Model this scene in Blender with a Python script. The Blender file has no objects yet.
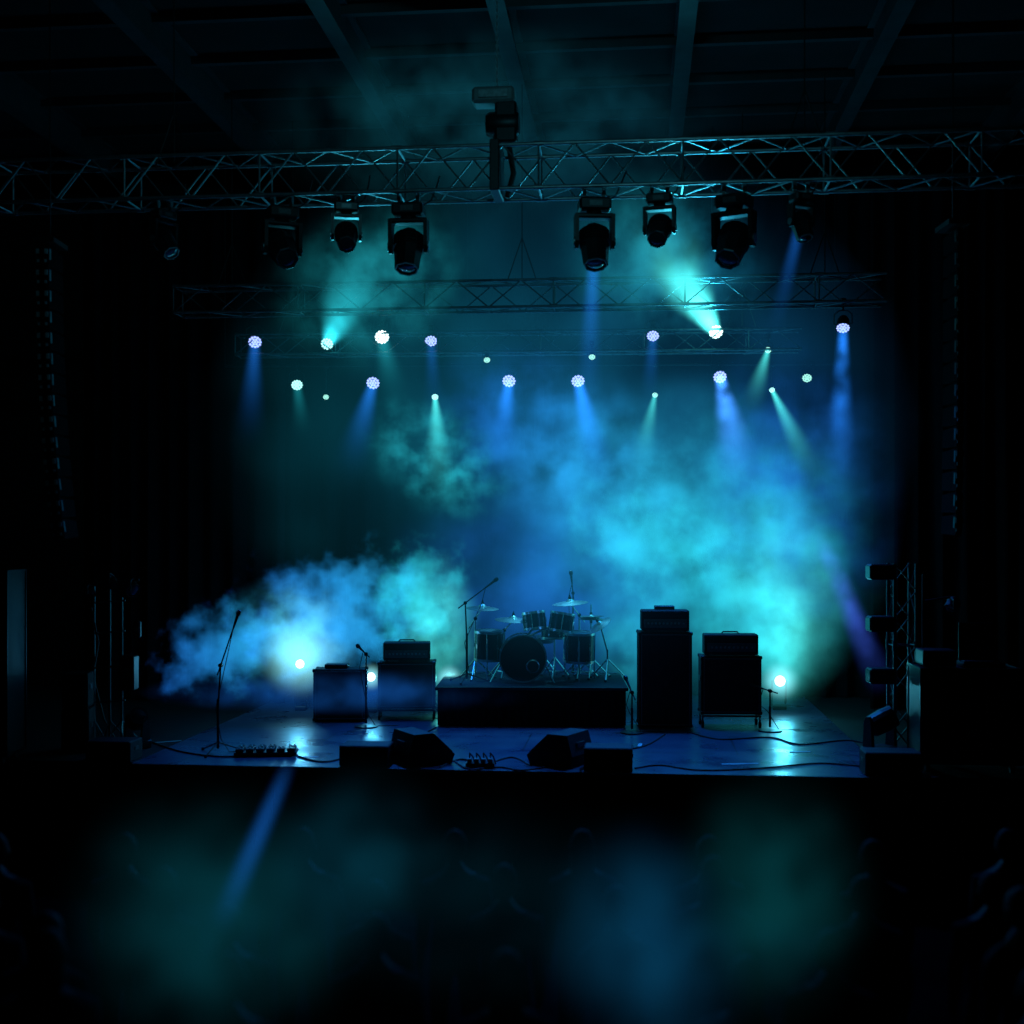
import bpy, bmesh, math, random
from mathutils import Vector, Matrix
random.seed(7)
rad = math.radians
# ---- estimated image-to-world constants: camera 3.58 m above hall floor, stage deck 1.2 m high ----
F = 1229.0; HZ = 540.0; CZ = 3.58; SZ = 1.2
YAW = -0.10          # the stage sits slightly turned to the viewing axis
def W(px, py, d):    # image pixel + assumed depth -> world metres
    return Vector(((px-512)/F*d, d, CZ+(HZ-py)/F*d))
def G(px, py, z=SZ): # image pixel -> point standing on a level surface
    d = F*(CZ-z)/(py-HZ)
    return Vector(((px-512)/F*d, d, z))
sc = bpy.context.scene
col = sc.collection

# ------------------------------------------------------------------ materials
def mat(name, base, rough=0.5, metal=0.0, noise=0.0, nscale=20, bump=0.0, bscale=80, spec=0.5, sheen=0):
    m = bpy.data.materials.new(name); m.use_nodes = True
    nt = m.node_tree; b = nt.nodes['Principled BSDF']
    b.inputs['Roughness'].default_value = rough
    b.inputs['Metallic'].default_value = metal
    b.inputs['Specular IOR Level'].default_value = spec
    b.inputs['Base Color'].default_value = (*base, 1)
    tc = nt.nodes.new('ShaderNodeTexCoord')
    if noise > 0:
        n = nt.nodes.new('ShaderNodeTexNoise'); n.inputs['Scale'].default_value = nscale
        n.inputs['Detail'].default_value = 3
        nt.links.new(tc.outputs['Object'], n.inputs['Vector'])
        r = nt.nodes.new('ShaderNodeValToRGB')
        r.color_ramp.elements[0].position = .3; r.color_ramp.elements[1].position = .7
        r.color_ramp.elements[0].color = (*[c*(1-noise) for c in base], 1)
        r.color_ramp.elements[1].color = (*[min(1, c*(1+noise)) for c in base], 1)
        nt.links.new(n.outputs['Fac'], r.inputs['Fac'])
        nt.links.new(r.outputs['Color'], b.inputs['Base Color'])
    if bump > 0:
        n2 = nt.nodes.new('ShaderNodeTexNoise'); n2.inputs['Scale'].default_value = bscale
        nt.links.new(tc.outputs['Object'], n2.inputs['Vector'])
        bp = nt.nodes.new('ShaderNodeBump'); bp.inputs['Strength'].default_value = bump
        bp.inputs['Distance'].default_value = 0.01
        nt.links.new(n2.outputs['Fac'], bp.inputs['Height'])
        nt.links.new(bp.outputs['Normal'], b.inputs['Normal'])
    return m
def emis(name, c, s):
    m = bpy.data.materials.new(name); m.use_nodes = True
    nt = m.node_tree; nt.nodes.clear()
    o = nt.nodes.new('ShaderNodeOutputMaterial'); e = nt.nodes.new('ShaderNodeEmission')
    e.inputs['Color'].default_value = (*c, 1); e.inputs['Strength'].default_value = s
    nt.links.new(e.outputs[0], o.inputs['Surface'])
    return m
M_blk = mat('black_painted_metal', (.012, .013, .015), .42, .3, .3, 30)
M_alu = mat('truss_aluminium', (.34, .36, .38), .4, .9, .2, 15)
M_aluD = mat('truss_aluminium_dull', (.14, .15, .16), .5, .8, .2, 15)
M_chrome = mat('chrome', (.6, .62, .64), .28, 1.0)
M_tolex = mat('black_tolex', (.010, .010, .012), .7, 0, .3, 60, .4, 220, .3)
M_pa = mat('speaker_paint_matte', (.005, .005, .006), .95, 0, .3, 60, spec=.05)
M_rig = mat('grey_rigging_hardware', (.40, .43, .45), .6, 0, .3, 30, spec=.3)
M_grille = mat('grille_cloth', (.014, .015, .017), .85, 0, .5, 260, .5, 300, .3)
M_panel = mat('amp_control_panel', (.09, .095, .10), .4, .5, .2, 40)
M_knob = mat('knob_plastic', (.2, .2, .2), .4)
M_rub = mat('black_rubber', (.010, .010, .011), .6)
M_glass = mat('lens_glass', (.02, .03, .04), .12, 0, spec=.8)
M_shell = mat('drum_shell_lacquer', (.012, .018, .028), .25, .1, .3, 8)
M_head = mat('drum_head_film', (.25, .28, .30), .5, 0, .1, 10)
M_headblk = mat('bass_drum_front_head', (.012, .015, .018), .35, 0, .2, 6)
M_cym = mat('cymbal_bronze', (.70, .68, .58), .34, 1.0, .15, 25)
M_case = mat('road_case_laminate', (.012, .012, .014), .5, 0, .3, 12, .1, 90)
M_grey = mat('grey_case_laminate', (.22, .24, .25), .5, 0, .2, 10)
M_tape = mat('white_marking_tape', (.5, .52, .52), .6, 0, .15, 30)
M_carpet = mat('black_riser_skirt', (.005, .005, .007), .95, 0, .3, 40, .3, 150, .1)
M_wing = mat('black_wing_deck', (.010, .011, .012), .8, 0, .3, 6, .2, 60, .2)
M_cloth = mat('black_velour_drape', (.004, .0045, .006), .98, 0, .3, 5, .2, 90, .1)
M_wall = mat('dark_wall_plaster', (.010, .012, .014), .9, 0, .3, 1.5, .3, 12)
M_ceil = mat('dark_roof_deck', (.012, .014, .016), .9, 0, .3, 2)
M_steel = mat('painted_roof_steel', (.045, .055, .06), .65, .2, .2, 4)
M_hall = mat('hall_carpet_floor', (.003, .003, .004), 1.0, 0, .4, 1.2, .2, 8, 0.0)
M_lip = mat('stage_edge_trim', (.12, .13, .14), .5, .3, .2, 8)
M_skin = mat('skin', (.05, .03, .022), .65, 0, .1, 8, spec=.2)
M_hair = [mat('hair_dark', (.008, .006, .005), .75, 0, .3, 60, spec=.2), mat('hair_brown', (.02, .012, .008), .75, 0, .3, 60, spec=.2)]
M_shirt = [mat('shirt_black', (.005, .005, .006), .95, 0, .2, 15, spec=.1), mat('shirt_grey', (.012, .013, .016), .95, 0, .2, 15, spec=.1),
           mat('shirt_navy', (.006, .008, .018), .95, 0, .2, 15, spec=.1)]
M_jean = mat('dark_denim', (.008, .01, .018), .9, 0, .3, 60, spec=.1)

# stage deck: dark navy painted plywood sheets with seams and scuffs
M_deck = bpy.data.materials.new('painted_stage_deck'); M_deck.use_nodes = True
nt = M_deck.node_tree; b = nt.nodes['Principled BSDF']
tc = nt.nodes.new('ShaderNodeTexCoord')
br = nt.nodes.new('ShaderNodeTexBrick'); br.inputs['Scale'].default_value = 1
br.inputs['Brick Width'].default_value = 2.4; br.inputs['Row Height'].default_value = 1.2
br.inputs['Mortar Size'].default_value = .006
br.inputs['Color1'].default_value = (.05, .058, .10, 1); br.inputs['Color2'].default_value = (.038, .044, .08, 1)
br.inputs['Mortar'].default_value = (.006, .006, .01, 1)
nt.links.new(tc.outputs['Object'], br.inputs['Vector'])
nz = nt.nodes.new('ShaderNodeTexNoise'); nz.inputs['Scale'].default_value = 2.2; nz.inputs['Detail'].default_value = 6
nt.links.new(tc.outputs['Object'], nz.inputs['Vector'])
mr = nt.nodes.new('ShaderNodeMapRange'); mr.inputs['From Min'].default_value = .3; mr.inputs['From Max'].default_value = .7
mr.inputs['To Min'].default_value = .22; mr.inputs['To Max'].default_value = .42
nt.links.new(nz.outputs['Fac'], mr.inputs['Value']); nt.links.new(mr.outputs[0], b.inputs['Roughness'])
b.inputs['Specular IOR Level'].default_value = .32
nt.links.new(br.outputs['Color'], b.inputs['Base Color'])

# ------------------------------------------------------------------ mesh builder
class MB:
    def __init__(s, org=(0, 0, 0)):
        s.v = []; s.f = []; s.mi = []; s.sm = []; s.mats = []; s.M = Matrix.Identity(4); s.org = Vector(org)
    def m(s, m):
        if m not in s.mats: s.mats.append(m)
        return s.mats.index(m)
    def add(s, vs, fs, m, smooth=False, X=None):
        T = s.M @ X if X is not None else s.M
        o = len(s.v); s.v += [T @ Vector(p) for p in vs]
        k = s.m(m)
        for f in fs:
            s.f.append([i+o for i in f]); s.mi.append(k); s.sm.append(smooth)
    def box(s, c, size, m, rot=None, bev=0.0):
        h = [x/2 for x in size]
        X = Matrix.Translation(c)
        if rot is not None: X = X @ (rot if isinstance(rot, Matrix) else Matrix.Rotation(rot, 4, 'Z'))
        if bev <= 0:
            vs = [(x*h[0], y*h[1], z*h[2]) for x in (-1, 1) for y in (-1, 1) for z in (-1, 1)]
            fs = [(0, 1, 3, 2), (4, 6, 7, 5), (0, 4, 5, 1), (2, 3, 7, 6), (0, 2, 6, 4), (1, 5, 7, 3)]
            s.add(vs, fs, m, False, X); return
        idx = {}; vs = []
        for sx in (-1, 1):
            for sy in (-1, 1):
                for sz in (-1, 1):
                    sg = (sx, sy, sz)
                    for a in range(3):
                        idx[(sg, a)] = len(vs)
                        vs.append([sg[k]*(h[k] if k == a else h[k]-bev) for k in range(3)])
        fs = []
        def sgn(d): return (d[0], d[1], d[2])
        for a in range(3):
            bb, cc = (a+1) % 3, (a+2) % 3
            for sa in (-1, 1):
                q = []
                for (p, r) in ((-1, -1), (1, -1), (1, 1), (-1, 1)):
                    d = {a: sa, bb: p, cc: r}; q.append(idx[(sgn(d), a)])
                fs.append(q)
            for sb in (-1, 1):
                for s2 in (-1, 1):
                    d1 = {a: -1, bb: sb, cc: s2}; d2 = {a: 1, bb: sb, cc: s2}
                    fs.append([idx[(sgn(d1), bb)], idx[(sgn(d1), cc)], idx[(sgn(d2), cc)], idx[(sgn(d2), bb)]])
        for sx in (-1, 1):
            for sy in (-1, 1):
                for sz in (-1, 1):
                    fs.append([idx[((sx, sy, sz), a)] for a in range(3)])
        s.add(vs, fs, m, False, X)
    def tube(s, pts, r, m, seg=8, cap=True):
        pts = [Vector(p) for p in pts]; n = len(pts)
        rs = r if isinstance(r, (list, tuple)) else [r]*n
        vs = []; fs = []
        up = None
        for i, p in enumerate(pts):
            t = (pts[min(i+1, n-1)]-pts[max(i-1, 0)])
            if t.length < 1e-9: t = Vector((0, 0, 1))
            t.normalize()
            if up is None:
                up = Vector((0, 0, 1)) if abs(t.z) < .9 else Vector((1, 0, 0))
            a = t.cross(up).normalized(); bq = a.cross(t).normalized(); up = bq
            for k in range(seg):
                an = 2*math.pi*k/seg
                vs.append(p+(a*math.cos(an)+bq*math.sin(an))*rs[i])
        for i in range(n-1):
            for k in range(seg):
                k2 = (k+1) % seg
                fs.append((i*seg+k, i*seg+k2, (i+1)*seg+k2, (i+1)*seg+k))
        if cap:
            fs.append(list(range(seg))[::-1]); fs.append([(n-1)*seg+k for k in range(seg)])
        s.add(vs, fs, m, True)
    def lathe(s, prof, m, X=None, seg=20, smooth=True):
        vs = []; fs = []; rings = []
        for (r, z) in prof:
            if r < 1e-6:
                rings.append([len(vs)]); vs.append((0, 0, z))
            else:
                rings.append(list(range(len(vs), len(vs)+seg)))
                for k in range(seg):
                    an = 2*math.pi*k/seg; vs.append((r*math.cos(an), r*math.sin(an), z))
        for A, Bq in zip(rings, rings[1:]):
            if len(A) == 1 and len(Bq) == 1: continue
            for k in range(seg):
                k2 = (k+1) % seg
                if len(A) == 1: fs.append((A[0], Bq[k], Bq[k2]))
                elif len(Bq) == 1: fs.append((A[k], A[k2], Bq[0]))
                else: fs.append((A[k], A[k2], Bq[k2], Bq[k]))
        s.add(vs, fs, m, smooth, X)
    def prism(s, poly, x0, x1, m, X=None):   # poly in (y,z), extruded along x
        n = len(poly)
        vs = [(x0, y, z) for y, z in poly]+[(x1, y, z) for y, z in poly]
        fs = [list(range(n))[::-1], [n+i for i in range(n)]]
        for i in range(n):
            j = (i+1) % n; fs.append((i, j, n+j, n+i))
        s.add(vs, fs, m, False, X)
    def done(s, name, loc=None, rz=0.0, parent=None, autosharp=True):
        me = bpy.data.meshes.new(name)
        me.from_pydata([tuple(v) for v in s.v], [], s.f)
        for m in s.mats: me.materials.append(m)
        me.polygons.foreach_set('material_index', s.mi)
        me.polygons.foreach_set('use_smooth', s.sm)
        bm = bmesh.new(); bm.from_mesh(me); bmesh.ops.recalc_face_normals(bm, faces=bm.faces)
        for e in bm.edges:
            if len(e.link_faces) == 2 and e.calc_face_angle(0) > 0.7: e.smooth = False
        bm.to_mesh(me); bm.free(); me.update()
        o = bpy.data.objects.new(name, me); col.objects.link(o)
        if loc is not None: o.location = loc
        o.rotation_euler[2] = rz
        if parent: o.parent = parent
        return o
def aim(loc, d):
    return Matrix.Translation(loc) @ Vector(d).to_track_quat('Z', 'Y').to_matrix().to_4x4()
def empty(name, loc=(0, 0, 0)):
    o = bpy.data.objects.new(name, None); o.location = loc; col.objects.link(o); return o

# ------------------------------------------------------------------ room + stage
cy, sy_ = math.cos(YAW), math.sin(YAW)
PIV = Vector((0, 12.70, 0))
def V(u, v, z):  # venue frame (u across, v upstage from the stage lip) -> world
    return Vector((PIV.x+u*cy-v*sy_, PIV.y+u*sy_+v*cy, z))
def shell(name, u0, u1, v0, v1, z0, z1, m):
    b = MB(); b.box(((u0+u1)/2, (v0+v1)/2, (z0+z1)/2), (u1-u0, v1-v0, z1-z0), m)
    return b.done(name, V(0, 0, 0), YAW)
shell('floor', -10, 10, -16, 8, -.2, 0, M_hall)
shell('ceiling', -10, 10, -16, 8, 9.9, 10.1, M_ceil)
shell('wall_back', -10, 10, 7.6, 7.8, 0, 9.9, M_wall)
shell('wall_left', -10, -9.8, -16, 7.6, 0, 9.9, M_wall)
shell('wall_right', 9.8, 10, -16, 7.6, 0, 9.9, M_wall)
shell('wall_front', -10, 10, -16.2, -16, 0, 9.9, M_wall)
# roof beams (I sections) + purlins
b = MB()
for u in (-7.2, -4.5, -2.2, -0.25, 1.85, 4.2, 6.6, 8.8):
    w = .2
    b.box((u, -4, 9.45), (w, 23, .03), M_steel); b.box((u, -4, 9.68), (.03, 23, .44), M_steel); b.box((u, -4, 9.885), (w, 23, .03), M_steel)
for v in [x*1.3-14 for x in range(17)]:
    b.box((0, v, 9.83), (19.4, .09, .12), M_steel)
b.done('roof_steel_beams', V(0, 0, 0), YAW)

# stage deck
e = empty('stage', V(0, 0, 0)); e.rotation_euler[2] = YAW
b = MB()
b.box((-.12, 3.2, SZ-.03), (7.9, 6.4, .06), M_deck)
b.done('deck', parent=e)
b = MB(); b.box((-.12, 3.25, (SZ-.06)/2), (7.8, 6.3, SZ-.06), M_carpet)
for i in range(40):   # pleated skirt on stage front
    b.prism([(0.06, 0), (.06, SZ-.07), (.0, SZ-.07), (-.0, 0)], -4.0+i*.195, -3.9+i*.195, M_carpet)
b.done('skirt', parent=e)
b = MB(); b.box((-.12, -.012, SZ-.02), (7.9, .024, .04), M_lip, bev=.004)
b.done('edge_trim', parent=e)
for nm, u0, u1 in (('wing_deck_a', -9.7, -4.08), ('wing_deck_b', 3.84, 9.7)):
    b = MB(); b.box(((u0+u1)/2, 3.3, SZ-.04), (u1-u0, 6.5, .08), M_wing)
    b.box(((u0+u1)/2, 3.35, (SZ-.08)/2), (u1-u0-.05, 6.4, SZ-.08), M_carpet)
    b.done(nm, parent=e)
# tape marks
b = MB()
for (px, py, l, a) in ((165, 742, .38, .5), (305, 757, .3, 0), (140, 748, .3, 1.1), (325, 712, .3, 0), (800, 752, .25, .2), (640, 745, .2, 1.4), (740, 764, .4, 0.1)):
    p = G(px, py); b.box((p.x, p.y, SZ+.002), (l, .045, .003), M_tape, a)
b.done('floor_marking_tape')

# drapes
def drape(name, p0, p1, z0, z1, amp=.07, per=.32):
    p0 = Vector(p0); p1 = Vector(p1); L = (p1-p0).length; n = int(L/.04)
    t = (p1-p0).normalized(); nn = Vector((-t.y, t.x, 0))
    vs = []; fs = []; rows = 8
    ph = random.random()*6
    for j in range(rows+1):
        z = z0+(z1-z0)*j/rows
        for i in range(n+1):
            x = L*i/n
            k = math.sin(2*math.pi*x/per+ph+.8*math.sin(x*1.7))*amp*(1-.35*j/rows)+.03*math.sin(x*9+j*.4)
            vs.append(p0+t*x+nn*k+Vector((0, 0, z)))
    for j in range(rows):
        for i in range(n):
            a = j*(n+1)+i; fs.append((a, a+1, a+n+2, a+n+1))
    b = MB(); b.add(vs, fs, M_cloth, True)
    b.tube([p0+Vector((0, 0, z1)), p1+Vector((0, 0, z1))], .03, M_blk)
    return b.done(name)
drape('backdrop_curtain', V(-7.5, 6.35, 0), V(7.5, 6.35, 0), SZ+.01, 9.0)
def atlevel(px, d): q = W(px, 540, d); return Vector((q.x, q.y, 0))
drape('side_curtain', atlevel(120, 18.3), atlevel(285, 17.9), SZ+.01, 8.6)
drape('side_curtain', atlevel(870, 17.3), atlevel(985, 17.0), SZ+.01, 8.6)

# ------------------------------------------------------------------ trusses
def truss(name, A, Bp, s=.46, rc=.025, rd=.012, step=.5, m=M_alu):
    A = Vector(A); Bp = Vector(Bp); t = (Bp-A); L = t.length; t.normalize()
    up = Vector((0, 0, 1)) if abs(t.z) < .9 else Vector((0, 1, 0))
    w = t.cross(up).normalized(); up = w.cross(t).normalized()
    b = MB(); h = s/2
    C = [(-h, -h), (h, -h), (h, h), (-h, h)]
    def P(x, c): return A+t*x+w*c[0]+up*c[1]-A
    for c in C: b.tube([P(0, c), P(L, c)], rc, m, 10)
    n = max(2, round(L/step)); st = L/n
    for f in range(4):
        c0, c1 = C[f], C[(f+1) % 4]
        for i in range(n):
            a, bb = (c0, c1) if i % 2 == 0 else (c1, c0)
            b.tube([P(i*st, a), P((i+1)*st, bb)], rd, m, 6, False)
    x = 0
    while x <= L+.01:
        for f in range(4):
            b.tube([P(min(x, L), C[f]), P(min(x, L), C[(f+1) % 4])], rd*1.1, m, 6)
        for c in C: b.tube([P(max(0, x-.05), c), P(min(L, x+.05), c)], rc*1.35, m, 10)
        x += st*4
    return b.done(name, A)
FTz = 7.36
FA = Vector((-6.9, 13.33, FTz)); FB = Vector((6.4, 12.02, FTz))
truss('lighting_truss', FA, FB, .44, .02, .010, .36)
def onF(px):
    k = (px-512)/F; t = (FA.x-k*FA.y)/((k*(FB.y-FA.y))-(FB.x-FA.x)); return FA+(FB-FA)*t
RA = W(178, 302, 16.2); RB = W(884, 291, 15.4); RB.z = RA.z
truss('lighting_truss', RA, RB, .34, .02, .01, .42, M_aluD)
R2A = W(238, 346, 17.3); R2B = W(800, 341, 16.8); R2B.z = R2A.z
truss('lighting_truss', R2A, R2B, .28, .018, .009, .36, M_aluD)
def zline(A, Bq, px):
    k = (px-512)/F; t = (A.x-k*A.y)/((k*(Bq.y-A.y))-(Bq.x-A.x)); return A+(Bq-A)*t
BA = W(225, 366, 17.6); BB = W(835, 366, 17.4); BB.z = BA.z
b = MB(BA); b.tube([Vector((0, 0, 0)), BB-BA], .02, M_blk, 10)
for i in range(6):
    p = (BB-BA)*(i/5.); b.tube([p, p+Vector((0, 0, 9.44-BA.z))], .006, M_blk, 6)
b.done('lighting_batten', BA)
b = MB()
for (A, Bq, ts) in ((RA, RB, (.08, .5, .92)), (R2A, R2B, (.1, .9)), (FA, FB, (.06, .25, .74, .93))):
    for t in ts:
        p = A+(Bq-A)*t; hh = .2
        b.tube([p+Vector((0, 0, hh)), (p.x, p.y, 9.45)], .008, M_blk, 6)
        for q in (-.2, .2): b.tube([p+Vector((q, 0, hh*.8)), p+Vector((0, 0, .75))], .008, M_blk, 6)
b.done('truss_suspension_cable')

def hoist(px, big=1.0):
    p = onF(px); b = MB()
    b.box((0, 0, .02), (.10, .5, .52), M_blk, bev=.01)
    b.box((0, 0, .38), (.07, .10, .36), M_blk, bev=.01)
    b.lathe([(0, -.17), (.11, -.17), (.13, -.13), (.13, .13), (.11, .17), (0, .17)], M_blk, Matrix.Translation((.06, 0, .5)) @ Matrix.Rotation(rad(90), 4, 'Y'), 18)
    b.box((.10, 0, .5), (.22, .22, .42), M_blk, bev=.02)
    b.box((-.03, 0, .78), (.44, .24, .17), M_grey, bev=.03)
    b.box((-.03, -.13, .78), (.30, .02, .08), M_rig, bev=.005)
    b.tube([(0, 0, .86), (0, 0, 2.08)], .007, M_alu, 6)
    for i in range(34):
        X = Matrix.Translation((0, 0, .88+i*.036)) @ Matrix.Rotation(rad(90)*(i % 2), 4, 'Z')
        b.box((0, 0, 0), (.026, .008, .03), M_alu, X)
    b.tube([(.12, 0, .3), (.17, .02, .0), (.10, .03, -.25)], .03, M_rub, 8)
    b.done('chain_hoist', p, YAW)
hoist(497)

# ------------------------------------------------------------------ fixtures
def moving_head(px, w=.36, tilt=25, pan=0, glow=None, drop=.23):
    p = onF(px)+Vector((0, -.05, -drop)); s = w/.36
    b = MB()
    for x in (-.09, .09):
        b.lathe([(0, -.02), (.045, -.02), (.045, .02), (0, .02)], M_alu, Matrix.Translation((x*s, 0, .0)) @ Matrix.Rotation(rad(90), 4, 'Y'), 12)
        b.box((x*s, 0, -.05), (.03, .04, .07), M_blk)
    b.M = Matrix.Translation((0, 0, -.08)) @ Matrix.Rotation(rad(pan), 4, 'Z') @ Matrix.Scale(s, 4)
    b.box((0, 0, -.06), (.30, .22, .12), M_blk, bev=.02)
    b.box((0, -.112, -.06), (.12, .006, .05), M_panel)
    b.lathe([(.07, -.12), (.08, -.15), (0, -.15)], M_blk)
    b.box((0, 0, -.165), (.37, .14, .05), M_blk, bev=.015)
    for x in (-1, 1):
        b.prism([(-.075, -.15), (.075, -.15), (.06, -.40), (.035, -.47), (-.035, -.47), (-.06, -.40)], x*.17-.018, x*.17+.018, M_blk)
        b.lathe([(0, -.02), (.045, -.02), (.045, .02), (0, .02)], M_alu, Matrix.Translation((x*.178, 0, -.40)) @ Matrix.Rotation(rad(90), 4, 'Y'), 14)
    H = Matrix.Translation((0, 0, -.40)) @ Matrix.Rotation(rad(-tilt), 4, 'X') @ Matrix.Rotation(rad(180), 4, 'X')
    b.lathe([(0, -.17), (.07, -.17), (.10, -.14), (.135, -.05), (.14, .04), (.125, .16), (.118, .25), (.10, .25)], M_blk, H, 8, False)
    for zz in (-.09, -.06, -.03, 0, .03):
        b.lathe([(.13, zz-.006), (.148, zz-.006), (.148, zz+.006), (.13, zz+.006)], M_blk, H, 16, False)
    b.lathe([(.112, .245), (.118, .255), (.112, .262), (.10, .262), (.10, .235)], M_aluD, H, 8, False)
    b.lathe([(.10, .24), (.08, .252), (.04, .262), (0, .265)], glow or M_glass, H, 20)
    b.M = Matrix.Identity(4)
    b.tube([(.1*s, .05, -.1), (.2*s, .1, -.02), (.26*s, .08, .12), (.3*s, 0, .2)], .009, M_rub, 6)
    return b.done('moving_head_light', p, YAW)
moving_head(165, .28, 40, 60)
moving_head(283, .38, 55, 30); moving_head(347, .30, 50, 15, drop=.20)
moving_head(409, .39, 22, 0); moving_head(594, .39, 22, 10)
moving_head(659, .31, 48, -10, drop=.20); moving_head(733, .41, 40, -25)
moving_head(800, .26, 20, 30)

haze = empty('stage_haze_glow')  # parent of emissive haze volumes; they do not scatter the lamps
def vol_common(name):
    m = bpy.data.materials.new(name); m.use_nodes = True
    nt = m.node_tree; nt.nodes.clear()
    return m, nt
def mth(nt, op, a, b=None, c=None, clamp=False):
    n = nt.nodes.new('ShaderNodeMath'); n.operation = op; n.use_clamp = clamp
    for i, x in enumerate((a, b, c)):
        if x is None: continue
        if isinstance(x, (int, float)): n.inputs[i].default_value = x
        else: nt.links.new(x, n.inputs[i])
    return n.outputs[0]
def beam(p, d, L, r0, ang, c, k, fall=1.3, textured=False, fadein=False):  # light shaft as a self-emitting cone; its glow is put into the volume
    d = Vector(d).normalized(); R = r0+L*math.tan(rad(ang))
    m, nt = vol_common('emissive_haze_shaft')
    tc = nt.nodes.new('ShaderNodeTexCoord'); sx = nt.nodes.new('ShaderNodeSeparateXYZ')
    nt.links.new(tc.outputs['Object'], sx.inputs[0])
    x, y, z = sx.outputs
    r2 = mth(nt, 'ADD', mth(nt, 'MULTIPLY', x, x), mth(nt, 'MULTIPLY', y, y))
    Rz = mth(nt, 'MULTIPLY_ADD', z, (R-r0)/L, r0)
    q = mth(nt, 'DIVIDE', r2, mth(nt, 'MULTIPLY', Rz, Rz))
    q = mth(nt, 'SUBTRACT', 1, q, clamp=True); q = mth(nt, 'POWER', q, 2.6)
    ax = mth(nt, 'POWER', mth(nt, 'DIVIDE', r0, Rz), fall)
    zz = mth(nt, 'DIVIDE', z, L)
    en = mth(nt, 'SUBTRACT', 1, zz, clamp=True); en = mth(nt, 'MULTIPLY', en, en)
    if fadein: en = mth(nt, 'MULTIPLY', mth(nt, 'MULTIPLY', en, 4), zz)
    s = mth(nt, 'MULTIPLY', mth(nt, 'MULTIPLY', q, ax), mth(nt, 'MULTIPLY', en, k))
    if textured:
        g = nt.nodes.new('ShaderNodeNewGeometry'); n = nt.nodes.new('ShaderNodeTexNoise')
        n.inputs['Scale'].default_value = 2.6; n.inputs['Detail'].default_value = 2
        nt.links.new(g.outputs['Position'], n.inputs['Vector'])
        nn = mth(nt, 'MULTIPLY_ADD', n.outputs['Fac'], 3.4, -.9, clamp=False); nn = mth(nt, 'MAXIMUM', nn, 0)
        s = mth(nt, 'MULTIPLY', s, nn)
    e = nt.nodes.new('ShaderNodeEmission'); e.inputs['Color'].default_value = (*c, 1)
    nt.links.new(s, e.inputs['Strength'])
    o = nt.nodes.new('ShaderNodeOutputMaterial'); nt.links.new(e.outputs[0], o.inputs['Volume'])
    try: m.cycles.volume_step_rate = 2.0
    except Exception: pass
    b = MB(); b.lathe([(0, 0), (r0, 0), (R, L), (0, L)], m, None, 16)
    ob = b.done('haze_glow_shaft', None, 0, haze)
    ob.matrix_local = aim(p, d)
    return ob
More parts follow.
